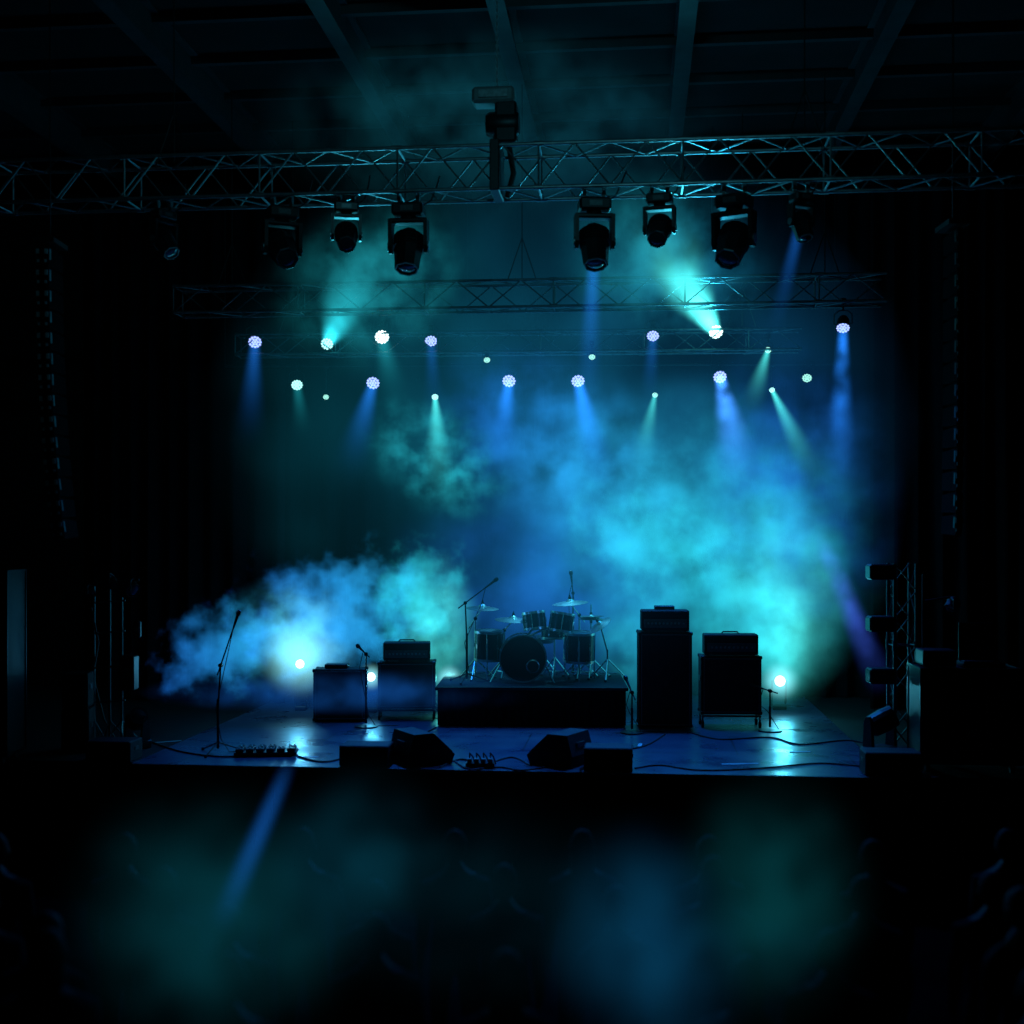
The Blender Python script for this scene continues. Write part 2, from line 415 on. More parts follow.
def puff(px, py, d, rx, rz, ry, cA, cB, k, kind='soft', ns=1.0, rot=0, lo=.1, n0=.38, n1=.66, h=2.6, det=3, tex=True, pw=1.8):
    """ellipsoidal smoke cloud that emits its own glow; colour drifts from cA to cB across it"""
    p = W(px, py, d); rx = rx/F*d; rz = rz/F*d
    m, nt = vol_common('haze_glow_cloud')
    tc = nt.nodes.new('ShaderNodeTexCoord'); vl = nt.nodes.new('ShaderNodeVectorMath'); vl.operation = 'LENGTH'
    nt.links.new(tc.outputs['Object'], vl.inputs[0]); r = vl.outputs['Value']
    if tex:
        g = nt.nodes.new('ShaderNodeNewGeometry'); n = nt.nodes.new('ShaderNodeTexNoise')
        n.inputs['Scale'].default_value = ns; n.inputs['Detail'].default_value = det
        n.inputs['Roughness'].default_value = .6
        nt.links.new(g.outputs['Position'], n.inputs['Vector'])
    if kind == 'soft':
        s = mth(nt, 'POWER', mth(nt, 'SUBTRACT', 1, mth(nt, 'MULTIPLY', r, r), clamp=True), pw)
        if tex:
            mr = nt.nodes.new('ShaderNodeMapRange'); mr.interpolation_type = 'SMOOTHSTEP'
            mr.inputs['From Min'].default_value = n0; mr.inputs['From Max'].default_value = n1
            mr.inputs['To Min'].default_value = lo; mr.inputs['To Max'].default_value = 1
            nt.links.new(n.outputs['Fac'], mr.inputs['Value'])
            s = mth(nt, 'MULTIPLY', s, mr.outputs[0])
    else:
        a = mth(nt, 'SUBTRACT', .62, r)
        a = mth(nt, 'ADD', mth(nt, 'MULTIPLY', a, 1.5), mth(nt, 'MULTIPLY', mth(nt, 'SUBTRACT', n.outputs['Fac'], .5), h))
        mr = nt.nodes.new('ShaderNodeMapRange'); mr.interpolation_type = 'SMOOTHSTEP'
        mr.inputs['From Min'].default_value = 0; mr.inputs['From Max'].default_value = .6
        nt.links.new(a, mr.inputs['Value'])
        s = mth(nt, 'MULTIPLY', mr.outputs[0], mth(nt, 'MULTIPLY', mth(nt, 'SUBTRACT', 1, r, clamp=True), 2.5, clamp=True))
    s = mth(nt, 'MULTIPLY', s, k)
    e = nt.nodes.new('ShaderNodeEmission')
    if cA != cB:
        sx = nt.nodes.new('ShaderNodeSeparateXYZ'); nt.links.new(tc.outputs['Object'], sx.inputs[0])
        f = mth(nt, 'MULTIPLY_ADD', sx.outputs[0], .8, .5, clamp=True)
        mx = nt.nodes.new('ShaderNodeMix'); mx.data_type = 'RGBA'
        nt.links.new(f, mx.inputs['Factor'])
        mx.inputs[6].default_value = (*cA, 1); mx.inputs[7].default_value = (*cB, 1)
        nt.links.new(mx.outputs[2], e.inputs['Color'])
    else: e.inputs['Color'].default_value = (*cA, 1)
    nt.links.new(s, e.inputs['Strength'])
    o = nt.nodes.new('ShaderNodeOutputMaterial'); nt.links.new(e.outputs[0], o.inputs['Volume'])
    try: m.cycles.volume_step_rate = 1.6 if kind != 'soft' else (2.4 if tex else 3.0)
    except Exception: pass
    b = MB()
    b.lathe([(math.sin(math.pi*i/8), -math.cos(math.pi*i/8)) for i in range(9)], m, None, 14)
    ob = b.done('haze_glow_cloud', p, 0, haze); ob.scale = (rx, ry, rz); ob.rotation_euler = (0, rad(rot), 0)
    return ob

TEAL = (.018, .46, .54); CYAN = (.018, .36, .64); BLUE = (.01, .14, .62); DBLUE = (.008, .09, .38); VIO = (.08, .12, .95); MINT = (.06, .64, .60); PALE = (.16, .75, .9)
L_blue = emis('led_lens_blue', (.30, .40, 1.0), 1.9)
L_cyan = emis('led_lens_cyan', (.40, 1.0, .92), 1.7)
L_white = emis('led_lens_white', (.70, 1.0, .98), 3)
L_mint = emis('led_lens_mint', (.35, .9, .75), 1.3)
for m_ in (L_blue, L_cyan, L_white, L_mint):
    try: m_.cycles.emission_sampling = 'NONE'
    except Exception: pass
def par(px, py, d, r, lens, target, top, name='led_wash_light'):
    p = W(px, py, d); dr = (Vector(target)-p).normalized()
    b = MB()
    A = aim((0, 0, 0), dr)
    b.lathe([(0, -r*2.2), (r*.7, -r*2.2), (r*.95, -r*1.6), (r*1.02, -r*.2), (r*1.18, 0), (r*1.18, r*.12), (r*1.08, r*.12), (r*1.06, 0), (0, 0)], M_blk, A, 20)
    cr = r*.185
    cells = [(0, 0)]+[(r*.42*math.cos(i*math.pi/3), r*.42*math.sin(i*math.pi/3)) for i in range(6)]+[(r*.82*math.cos(i*math.pi/6), r*.82*math.sin(i*math.pi/6)) for i in range(12)]
    for (x, y) in cells:
        b.lathe([(cr*1.15, .002), (cr*.8, cr*.5), (0, cr*.8)], lens, A @ Matrix.Translation((x, y, 0)), 8)
    side = dr.cross(Vector((0, 0, 1))).normalized()
    back = -dr*r*.9
    yk = [back+side*r*1.05, back+side*r*1.35, back+side*r*1.35+Vector((0, 0, r*1.5)), back+side*r*.6+Vector((0, 0, r*2.1)), back-side*r*.6+Vector((0, 0, r*2.1)), back-side*r*1.35+Vector((0, 0, r*1.5)), back-side*r*1.35, back-side*r*1.05]
    b.tube(yk, r*.09, M_blk, 6)
    t = Vector(top)-p if top is not None else None
    if t is not None:
        b.tube([back+Vector((0, 0, r*2.1)), t], .012, M_blk, 6)
        b.lathe([(0, -.03), (.045, -.03), (.045, .03), (0, .03)], M_blk, Matrix.Translation(t) @ Matrix.Rotation(rad(90), 4, 'Y'), 12)
    o = b.done(name, p)
    return o, p, dr
def spot(p, dr, c, e, ang=50, blend=.8, size=.08, parent=None):
    l = bpy.data.lights.new('spot_lamp', 'SPOT'); l.energy = e; l.color = c; l.spot_size = rad(ang); l.spot_blend = blend
    l.shadow_soft_size = size
    o = bpy.data.objects.new('spot_lamp', l); col.objects.link(o)
    M = aim(p, -dr)
    if parent is not None:
        o.parent = parent; M = Matrix.Translation(-parent.location) @ M
    o.matrix_local = M
    return o
SC = (.03, .6, 1.0); SB = (.02, .17, 1.0)
rows = [
 (255, 342, 7, L_blue, (245, 520, 13.5), (BLUE, 3.4, 3.0, 4), None, 2),
 (327, 344, 6.5, L_cyan, (385, 225, 13.6), (TEAL, 20, 2.8, 13), None, 2),
 (382, 337, 7.5, L_white, (420, 520, 12.5), (TEAL, 2, 2.6, 6), (SC, 60), 2),
 (431, 341, 6.5, L_blue, (440, 520, 14), (BLUE, 2.4, 2.0, 4), None, 2),
 (487, 360, 3.5, L_mint, (500, 560, 14), None, None, 2),
 (592, 357, 3.5, L_mint, (590, 560, 14), None, None, 2),
 (653, 336, 6.5, L_blue, (640, 540, 13.5), (BLUE, 2.6, 2.0, 4), None, 2),
 (716, 332, 7.5, L_white, (640, 215, 13.4), (MINT, 48, 3.5, 10), (SC, 260), 2),
 (768, 350, 3.5, L_mint, (735, 460, 14), (MINT, 12, 2.2, 6), None, 2),
 (843, 328, 7, L_blue, (838, 520, 13.5), (BLUE, 13, 4.2, 4), (SB, 80), 2),
 (297, 385, 6, L_cyan, (320, 560, 14), (TEAL, 2, 1.6, 5), None, 3),
 (326, 397, 3, L_mint, (330, 560, 14), None, None, 3),
 (373, 383, 7, L_blue, (325, 560, 13.6), (BLUE, 5.5, 2.8, 6), (SB, 150), 3),
 (435, 397, 3.5, L_cyan, (445, 560, 14.2), (MINT, 16, 3.0, 7), None, 3),
 (509, 381, 7, L_blue, (485, 560, 13.6), (BLUE, 9, 3.2, 6), (SB, 150), 3),
 (578, 381, 7, L_blue, (620, 560, 13.8), (BLUE, 12, 3.6, 6), (SB, 150), 3),
 (655, 395, 3, L_mint, (620, 560, 14.2), (MINT, 12, 2.4, 7), None, 3),
 (720, 377, 7, L_blue, (755, 540, 13.6), ((.05, .25, .95), 15, 3.8, 6), (SB, 150), 3),
 (772, 390, 3, L_cyan, (835, 520, 14.5), (MINT, 22, 2.8, 6), None, 3),
 (807, 378, 5, L_mint, (800, 560, 14), None, (SB, 80), 3),
]
for (px, py, rp, lens, tg, bm_, sp, row) in rows:
    if row == 2:
        tp = zline(R2A, R2B, px) if 240 < px < 798 else zline(RA, RB, px)
        tp = tp+Vector((0, 0, -.14)); d = tp.y-.12
    else:
        tp = zline(BA, BB, px); d = tp.y-.06
    r = rp/F*d*.92
    T = W(*tg)
    if row == 2 and tp.z < W(px, py, d).z+.1: tp.z = W(px, py, d).z+.2
    o, p, dr = par(px, py, d, r, lens, T, tp)
    if bm_: beam(p+dr*r*.2, dr, bm_[2], r*1.1, bm_[3], bm_[0], bm_[1], 1.3, px in (716, 327, 843, 720))
    if sp: spot(p+dr*.12, dr, sp[0], sp[1], 60, 1.0, .08, o)

beam(onF(594)+Vector((0, .1, -.95)), (0, .6, -.8), 2.2, .10, 4, BLUE, 6)
beam(onF(800)+Vector((0, 0, -.6)), (-.15, .5, -1), 1.3, .08, 4, BLUE, 6)
beam(W(818, 530, 16.6), W(884, 690, 16.0)-W(818, 530, 16.6), 2.4, .16, 3, (.05, .12, .8), 4.2, .3, True, True)

# ------------------------------------------------------------------ haze clouds, glowing by their own emission
puff(560, 430, 16.4, 370, 310, 1.8, (.004, .11, .16), (.006, .10, .24), .42, 'soft', .6, 0, .3, det=1, pw=1.4)
puff(700, 545, 17.0, 200, 180, 1.2, CYAN, TEAL, 1.1, 'soft', 1.5, 20, .08, det=4)
puff(760, 600, 17.2, 100, 130, .9, TEAL, MINT, 1.15, 'soft', 1.9, 0, .2, det=4)
puff(650, 545, 16.9, 140, 95, 1.0, TEAL, TEAL, .65, 'billow', 2.1, 25, det=4)
puff(565, 455, 16.8, 165, 105, 1.1, BLUE, CYAN, 1.1, 'soft', 1.8, 30, .05, det=4)
puff(535, 590, 17.5, 170, 140, .8, DBLUE, BLUE, .9, 'soft', 1.3, 0, .3)
puff(790, 500, 17.0, 120, 180, .9, BLUE, DBLUE, .95, 'soft', 1.4, 0, .1)
puff(438, 458, 17.0, 100, 62, .7, TEAL, TEAL, 1.7, 'soft', 2.6, 35, .0, n0=.45, n1=.68, det=4, pw=2.2)
puff(375, 285, 15.6, 130, 100, .8, TEAL, TEAL, .85, 'soft', 2.3, -25, .02, pw=3)
puff(665, 260, 15.2, 130, 100, .9, TEAL, CYAN, .75, 'soft', 2.3, 20, .04, pw=2.6)
puff(500, 125, 15.2, 260, 110, 1.2, (.01, .17, .23), (.008, .12, .19), .32, 'soft', 1.5, 0, .0)
# left plume
puff(335, 620, 16.6, 165, 108, .75, BLUE, CYAN, 1.7, 'billow', 2.4, -8, det=5)
puff(420, 600, 16.9, 72, 100, .6, TEAL, TEAL, 1.6, 'billow', 2.5, 0, det=4)
puff(225, 650, 16.3, 115, 70, .6, BLUE, CYAN, 1.4, 'billow', 2.7, -15, det=4)
puff(290, 635, 16.7, 80, 65, .5, CYAN, PALE, 1.9, 'soft', 2.8, 0, .08)
puff(360, 692, 16.0, 230, 24, .7, BLUE, DBLUE, .8, 'soft', 2.0, 0, .2, det=2)
puff(438, 630, 17.1, 46, 85, .5, MINT, MINT, 2.2, 'soft', 2.4, 0, .25)
puff(640, 650, 17.3, 60, 75, .5, TEAL, CYAN, 1.4, 'soft', 1.8, 0, .2)
puff(778, 630, 17.3, 44, 85, .5, TEAL, MINT, 2.8, 'soft', 2.2, 0, .3)
# added self-glowing blobs above the audience, standing in for lens reflections
for (px, py, d, rx, rz, c, k, rot) in ((215, 915, 4.8, 180, 160, (.006, .18, .24), .46, 15), (350, 860, 5.2, 130, 110, (.006, .16, .26), .38, -25), (480, 900, 5.0, 280, 130, (.005, .10, .16), .18, 0),
                                  (650, 945, 4.8, 130, 150, (.006, .14, .32), .68, -10), (770, 890, 5.0, 120, 160, (.006, .20, .24), .48, 5)):
    puff(px, py, d, rx, rz, .5, c, c, k, 'soft', 3.2, rot, .25, n0=.35, n1=.7, det=1, pw=2.8)
beam(W(290, 762, 6.2), W(235, 890, 6.0)-W(290, 762, 6.2), .9, .055, 3, BLUE, 8, .3, False, True)  # added emissive streak in place of a lens reflection; no lamp feeds it

# ------------------------------------------------------------------ floor lights behind the backline
def floor_light(px, py, d, r, lens, tgt, energy, c, name='floor_uplight'):
    p = W(px, py, d); dr = (Vector(tgt)-p).normalized(); b = MB(); A = aim((0, 0, 0), dr)
    b.lathe([(0, -r*2), (r*.8, -r*2), (r*1.05, -r*1.2), (r*1.15, 0), (r*1.15, r*.15), (r*1.05, r*.15), (r*1.03, 0), (0, 0)], M_blk, A, 18)
    b.lathe([(r*1.0, .003), (r*.6, r*.15), (0, r*.25)], lens, A, 18)
    z = SZ-p.z
    b.box((0, .1, z+.03), (r*2.6, r*2.4, .06), M_blk, bev=.01)
    for x in (-1, 1):
        b.tube([(x*r*1.3, .1, z+.05), (x*r*1.3, .05, 0), (x*r*1.0, .05, 0)], .015, M_blk, 6)
    o = b.done(name, p)
    l = bpy.data.lights.new('uplight_lamp', 'SPOT'); l.energy = energy; l.color = c; l.spot_size = rad(150); l.spot_blend = 1; l.shadow_soft_size = .1
    lo = bpy.data.objects.new('uplight_lamp', l); col.objects.link(lo); lo.parent = o; lo.matrix_local = aim(dr*.2, -dr)
    return p
floor_light(780, 681, 17.2, .075, L_white, (4, 8, 3.0), 30, (.08, .7, 1))
floor_light(371, 677, 16.9, .06, L_white, (-1.5, 8, 3.0), 20, (.08, .6, 1))
floor_light(449, 678, 17.6, .06, L_cyan, (-.5, 8, 3.4), 30, (.1, 1, .9))
floor_light(300, 664, 17.1, .06, L_white, (-2.6, 8, 3.4), 20, (.1, .6, 1))
for (px, py, s, k) in ((780, 681, 24, 3.3), (371, 677, 17, 3.3), (449, 678, 17, 3.3), (300, 656, 50, 3.2)):  # glow halo around each floor lamp, emitted by the volume itself
    puff(px, py, 16.95 if px != 371 else 16.75, s, s, .3, (.3, .9, 1), (.3, .9, 1), k, 'soft', 1, 0, .8, tex=False, pw=3)

# ------------------------------------------------------------------ drum riser + kit
rp = G(531.5, 727); e = empty('drum_riser', rp); e.rotation_euler[2] = YAW*.3
b = MB(); b.box((0, 1.0, .25), (2.40, 1.96, .46), M_carpet); b.box((0, 1.0, .48), (2.46, 2.0, .04), M_wing, bev=.006)
b.box((0, .0, .485), (2.46, .02, .035), M_blk)
for i in range(22): b.prism([(.005, .02), (.005, .45), (.022, .45), (.022, .02)], -1.19+i*.109, -1.13+i*.109, M_carpet)
b.done('platform', parent=e)

kit = empty('drum_kit', W(533, 540, 16.45)+Vector((0, 0, SZ+.5-CZ)))
kit.rotation_euler[2] = YAW*.5
def drum(name, c, r, dep, axis, lugs=8, front=M_head, back=M_head):
    b = MB(); X = aim(c, axis); h = dep/2
    b.lathe([(r, -h), (r, h)], M_shell, X, 28)
    b.lathe([(r*.985, h+.004), (0, h+.004)], front, X, 28); b.lathe([(r*.985, -h-.004), (0, -h-.004)], back, X, 28)
    for s_ in (-1, 1):
        b.lathe([(r*.97, s_*(h+.012)), (r*1.035, s_*(h+.012)), (r*1.035, s_*(h-.02)), (r*1.0, s_*(h-.02))], M_chrome, X, 28)
    for i in range(lugs):
        a = 2*math.pi*(i+.5)/lugs; x, y = r*1.03*math.cos(a), r*1.03*math.sin(a)
        b.M = X; b.tube([(x, y, -h), (x, y, h)], .005, M_chrome, 5); b.box((x*.985, y*.985, 0), (.02, .02, min(.06, dep*.5)), M_chrome, a); b.M = Matrix.Identity(4)
    return b
def stand(b, base, top, spread=.28, r=.012):
    base = Vector(base); top = Vector(top)
    b.tube([base+Vector((0, 0, .06)), Vector((base.x, base.y, top.z*.55)),], r*1.3, M_chrome, 8)
    b.tube([Vector((base.x, base.y, top.z*.5)), top], r, M_chrome, 8)
    for i in range(3):
        a = i*2.094+.4; o = Vector((math.cos(a)*spread, math.sin(a)*spread, .012))
        b.tube([base+Vector((0, 0, .28)), base+o], r*.8, M_chrome, 6)
        b.tube([base+Vector((0, 0, .08)), base+o*.5+Vector((0, 0, .08))], r*.6, M_chrome, 6)
        b.lathe([(0, 0), (.02, 0), (.02, .025), (0, .03)], M_rub, Matrix.Translation(base+o-Vector((0, 0, .012))), 8)
def cymbal(b, c, r, n):
    X = aim(c, n)
    b.lathe([(r, 0), (r*.6, .018), (r*.24, .032), (r*.2, .045), (r*.1, .062), (0, .066)], M_cym, X, 32)
    b.lathe([(r, -.002), (r*.6, .016), (r*.24, .03), (0, .05)], M_cym, X, 32)
    b.lathe([(0, .06), (.02, .06), (.018, .09), (.008, .1), (.008, .12), (0, .12)], M_rub, X, 8)
b = drum('k', (-.13, -.15, .325), .305, .42, (0.05, -1, 0), 10, M_headblk)
b.lathe([(.09, .216), (.075, .222)], M_chrome, aim((-.13, -.15, .325), (.05, -1, 0)) @ Matrix.Translation((.13, -.1, 0)), 18)
for x in (-1, 1): b.tube([(-.13+x*.29, -.2, .25), (-.13+x*.42, -.32, .01)], .01, M_chrome, 6)
b.box((-.12, .25, .03), (.12, .3, .03), M_chrome, bev=.005)
b.done('bass_drum', parent=kit)
b = drum('t', (.02, -.02, .80), .155, .22, (-.12, .10, 1), 6); b.tube([(.02, -.02, .72), (-.08, -.08, .6)], .014, M_chrome); b.done('rack_tom_a', parent=kit)
b = drum('t', (.38, -.02, .78), .165, .24, (.15, .10, 1), 6); b.tube([(.22, -.04, .72), (-.05, -.08, .60)], .014, M_chrome); b.done('rack_tom_b', parent=kit)
for nm, c, r in (('floor_tom_a', (-.60, .10, .46), .19), ('floor_tom_b', (.62, .0, .45), .2)):
    b = drum('f', c, r, .38, (0.02, -.06, 1), 8)
    for i in range(3):
        a = i*2.094+.5; b.tube([(c[0]+(r+.02)*math.cos(a), c[1]+(r+.02)*math.sin(a), c[2]+.1), (c[0]+(r+.03)*math.cos(a), c[1]+(r+.03)*math.sin(a), .01)], .009, M_chrome, 6)
    b.done(nm, parent=kit)
b = drum('s', (.28, .38, .60), .18, .14, (0, .08, 1), 8); stand(b, (.28, .38, 0), (.28, .38, .52), .22); b.done('snare_drum', parent=kit)
def cstand(nm, base, top, r, n, knee=None):
    b = MB(); stand(b, base, knee or top)
    if knee: b.tube([Vector(knee)+(Vector(knee)-Vector(top)).normalized()*.2, knee, top], .009, M_chrome, 6); b.lathe([(0, -.02), (.025, -.02), (.025, .02), (0, .02)], M_blk, aim(knee, (0, 1, 0)), 10)
    cymbal(b, Vector(top), r, n); b.done(nm, parent=kit)
cstand('crash_cymbal_a', (-.78, .1, 0), (-.68, .0, 0.96), .22, (.05, -.08, 1), (-.78, .1, .82))
cstand('crash_cymbal_b', (-.40, .3, 0), (-.27, .1, .80), .25, (.05, -.08, 1), (-.40, .3, .65))
cstand('ride_cymbal', (.62, .3, 0), (.50, .05, 1.03), .24, (-.08, -.08, 1), (.62, .3, .86))
cstand('splash_cymbal', (1.0, .15, 0), (.90, .05, .74), .17, (-.7, -.3, 1))
b = MB(); stand(b, (.78, .35, 0), (.78, .35, 1.0)); cymbal(b, Vector((.78, .35, .80)), .18, (0, 0, 1)); cymbal(b, Vector((.78, .35, .84)), .18, (.02, 0, -1)); b.done('hi_hat', parent=kit)
b = MB(); stand(b, (.1, .75, 0), (.1, .75, .45), .22); b.lathe([(0, .44), (.15, .44), (.17, .47), (.17, .52), (.14, .55), (0, .55)], M_rub, Matrix.Translation((.1, .75, 0)), 20); b.done('drum_throne', parent=kit)

# ------------------------------------------------------------------ mic stands
def mic_stand(base, pts, name='microphone_stand', tripod=True, r=.010):
    b = MB(); pts = [Vector(p) for p in pts]
    if tripod:
        for i in range(3):
            a = i*2.094+.3; b.tube([(0, 0, .12), (math.cos(a)*.3, math.sin(a)*.3, .012)], r*.8, M_blk, 6)
            b.lathe([(0, 0), (.016, 0), (.016, .03), (0, .03)], M_rub, Matrix.Translation((math.cos(a)*.3, math.sin(a)*.3, 0)), 8)
    else:
        b.lathe([(0, 0), (.15, 0), (.15, .015), (.03, .03), (0, .03)], M_blk, None, 20)
    b.tube([(0, 0, .05), (0, 0, .62*pts[0].z)], r*1.5, M_blk, 8)
    b.tube([(0, 0, .5*pts[0].z), pts[0]], r, M_blk, 8)
    b.lathe([(0, -.03), (.024, -.03), (.024, .03), (0, .03)], M_blk, aim(pts[0], (0, 1, 0)), 10)
    if len(pts) > 1:
        dirv = (pts[1]-pts[0]).normalized()
        b.tube([pts[0]-dirv*.12, pts[1]], r*.85, M_blk, 8)
        X = aim(pts[1], dirv)
    else:
        X = aim(pts[0], (.2, -1, .4))
    b.lathe([(0, -.02), (.011, -.02), (.017, .1), (.019, .13), (.026, .14), (.029, .165), (.022, .19), (0, .2)], M_blk, X, 14)
    e_ = X @ Vector((0, 0, -.02))
    b.tube([e_, e_+Vector((-.05, .03, -.2)), (-.03, .02, pts[0].z*.5), (.03, .02, .15), (.12, .03, .01), (.4, .1, .008)], .005, M_rub, 6)
    return b.done(name, base)
mic_stand(G(218, 753), [(.03, 0, .98), (.19, -.05, 1.42)])
mic_stand(G(366, 727), [(0, 0, .93), (-.03, -.1, .98)], tripod=False)
q = W(463, 540, 16.2)+Vector((0, 0, SZ+.5-CZ)); q.x += .05
mic_stand(q, [(-.02, 0, 1.05), (.26, .1, 1.26)])
q = W(573, 540, 16.9)+Vector((0, 0, SZ+.5-CZ))
mic_stand(q, [(0, 0, 1.15), (-.02, -.1, 1.30)])
mic_stand(G(770, 731), [(0, 0, .50), (-.08, .1, .52)], tripod=False)
mic_stand(G(632, 733), [(0, 0, .50), (-.02, .05, .55)], tripod=False)

# ------------------------------------------------------------------ amplifiers
def cab(b, w, d, h, z0, rows=2, cols=2):
    b.box((0, d/2, z0+h/2), (w, d, h), M_tolex, bev=.015)
    b.box((0, -.004, z0+h/2), (w-.07, .02, h-.07), M_grille, bev=.004)
    t = .012
    for (x, z, sx, sz) in ((0, z0+.034, w-.05, t), (0, z0+h-.034, w-.05, t), (-w/2+.034, z0+h/2, t, h-.06), (w/2-.034, z0+h/2, t, h-.06)):
        b.box((x, -.012, z), (sx, .02, sz), M_panel)
    for x in (-1, 1):
        for z in (z0, z0+h):
            for y in (.01, d-.01): b.box((x*(w/2-.015), y, z+(.02 if z == z0 else -.02)), (.045, .045, .045), M_blk, bev=.008)
        b.box((x*(w/2+.003), d/2, z0+h*.6), (.01, .16, .07), M_blk, bev=.003)
    cr = min((w-.1)/cols, (h-.1)/rows)*.46
    for i in range(cols):
        for j in range(rows):
            X = aim(((i-(cols-1)/2)*(w-.1)/cols, -.015, z0+h/2+(j-(rows-1)/2)*(h-.1)/rows), (0, -1, 0))
            b.lathe([(cr, 0), (cr, .006), (cr*.93, .006), (cr*.93, 0)], M_grille, X, 24)
def head(b, w, d, h, z0):
    b.box((0, d/2, z0+h/2), (w, d, h), M_tolex, bev=.014)
    b.box((0, -.002, z0+h*.36), (w-.06, .012, h*.42), M_panel, bev=.003)
    b.box((0, -.002, z0+h*.78), (w-.06, .012, h*.26), M_grille)
    for i in range(9): b.lathe([(0, 0), (.014, 0), (.012, .02), (0, .02)], M_knob, aim((-w*.36+i*w*.08, -.008, z0+h*.36), (0, -1, 0)), 10)
    b.box((w*.38, -.01, z0+h*.36), (.02, .008, .02), M_knob)
    b.tube([(-.11, d/2, z0+h), (-.09, d/2, z0+h+.025), (.09, d/2, z0+h+.025), (.11, d/2, z0+h)], .01, M_rub, 6)
    for x in (-1, 1):
        for y in (.04, d-.04): b.lathe([(0, 0), (.016, 0), (.016, -.012), (0, -.012)], M_rub, Matrix.Translation((x*(w/2-.05), y, z0)), 8)
def trolley(b, w, d, h):
    for x in (-1, 1):
        b.tube([(x*(w/2-.02), -.02, h-.01), (x*(w/2-.02), d, h-.01)], .014, M_blk, 6)
        for y in (.02, d-.04):
            b.tube([(x*(w/2-.02), y, h), (x*(w/2-.02), y, .08)], .012, M_blk, 6)
            b.lathe([(0, -.015), (.04, -.015), (.04, .015), (0, .015)], M_rub, Matrix.Translation((x*(w/2-.02), y, .04)) @ Matrix.Rotation(rad(90), 4, 'Y'), 14)
    for y in (0, d-.04): b.tube([(-w/2+.02, y, h-.01), (w/2-.02, y, h-.01)], .014, M_blk, 6)
b = MB(); cab(b, .67, .42, 1.20, .02, 4, 2); head(b, .60, .32, .26, 1.235); b.box((.0, .2, 1.52), (.25, .16, .05), M_blk, bev=.008)
b.done('bass_amplifier_stack', G(665.5, 729), YAW*.4)
b = MB(); trolley(b, .76, .36, .16); cab(b, .76, .36, .74, .17); head(b, .68, .27, .26, .925)
b.done('guitar_amplifier_stack', G(731.5, 728), YAW*.4)
b = MB(); trolley(b, .76, .36, .14); cab(b, .76, .36, .62, .15); head(b, .62, .27, .24, .785)
b.done('guitar_amplifier_stack', G(406.5, 720), -YAW*.4)
b = MB(); cab(b, .68, .32, .68, .01); b.box((-.05, .16, .72), (.3, .2, .06), M_blk, bev=.01)
b.done('speaker_cabinet', G(339, 722), 0)

# ------------------------------------------------------------------ monitors, front fills, pedals, cables
def wedge(px, py, rz):
    b = MB(); w = .50
    poly = [(-.24, 0), (.24, 0), (.28, .10), (.02, .34), (-.20, .34), (-.26, .12)]
    b.prism(poly, -w/2, w/2, M_tolex)
    n = Vector((0, .24, .26)).normalized()
    X = aim((0, .152, .222), n)
    b.box((0, 0, .004), (w-.05, .30, .012), M_grille, X)
    for x in (-1, 1):
        b.box((x*(w/2+.004), .0, .14), (.01, .14, .05), M_blk, bev=.003)
    b.box((0, -.235, .22), (.18, .012, .06), M_panel, bev=.003)
    b.done('floor_monitor_wedge', G(px, py), rz)
wedge(421, 762, -1.05); wedge(561, 763, 1.05)
for (px, py, w, h) in ((360, 772, .52, .22), (610, 776, .50, .24), (902, 782, .56, .24), (97, 768, .50, .22)):
    b = MB(); b.box((0, .17, h/2), (w, .34, h), M_tolex, bev=.012); b.box((0, -.004, h/2), (w-.05, .014, h-.05), M_grille, bev=.003)
    for x in (-1, 1): b.box((x*(w/2+.002), .17, h*.6), (.01, .1, .04), M_blk)
    b.box((0, -.013, h-.045), (.08, .006, .02), M_panel)
    p = G(px, py); p.y = max(p.y, PIV.y+p.x*math.tan(YAW)+.03); b.done('front_fill_speaker', p, YAW)
b = MB()
b.box((0, .13, .035), (.68, .28, .03), M_blk, bev=.006)
for i in range(6):
    for j in range(2):
        if random.random() < .9:
            x = -.28+i*.112; b.box((x, .06+j*.14, .07), (.085, .115, .04), random.choice([M_case, M_blk, M_case]), bev=.006)
            b.lathe([(0, 0), (.012, 0), (.012, .012), (0, .012)], M_chrome, Matrix.Translation((x, .03+j*.14, .09)), 8)
            for k in (-.02, .02): b.lathe([(0, 0), (.009, 0), (.008, .012), (0, .012)], M_knob, Matrix.Translation((x+k, .095+j*.14, .09)), 8)
b.box((0, .13, .01), (.6, .2, .02), M_rub)
b.done('effects_pedalboard', G(265, 757), .08)
b = MB(); b.box((0, .08, .03), (.30, .14, .05), M_blk, bev=.006)
for i in range(4):
    b.box((-.11+i*.072, .07, .075), (.05, .09, .05), M_grey, bev=.006); b.tube([(-.11+i*.072, .08, .1), (-.11+i*.072, .09, .15), (-.08+i*.072, .16, .1), (-.05+i*.07, .25, .008)], .008, M_rub, 6)
b.done('cable_stage_box', G(480, 769), 0)
b = MB()
def cable(pts, r=.009):
    P = [G(*p) for p in pts]; P = [Vector((p.x, p.y, SZ+r)) for p in P]
    out = []
    for i in range(len(P)-1):
        p0 = P[max(i-1, 0)]; p1 = P[i]; p2 = P[i+1]; p3 = P[min(i+2, len(P)-1)]
        for k in range(6):
            t = k/6; out.append(.5*((2*p1)+(-p0+p2)*t+(2*p0-5*p1+4*p2-p3)*t*t+(-p0+3*p1-3*p2+p3)*t**3))
    out.append(P[-1]); b.tube(out, r, M_rub, 6)
cable([(440, 768), (460, 760), (485, 764), (512, 758), (530, 766)])
cable([(455, 762), (470, 770), (500, 768), (520, 771), (545, 768)])
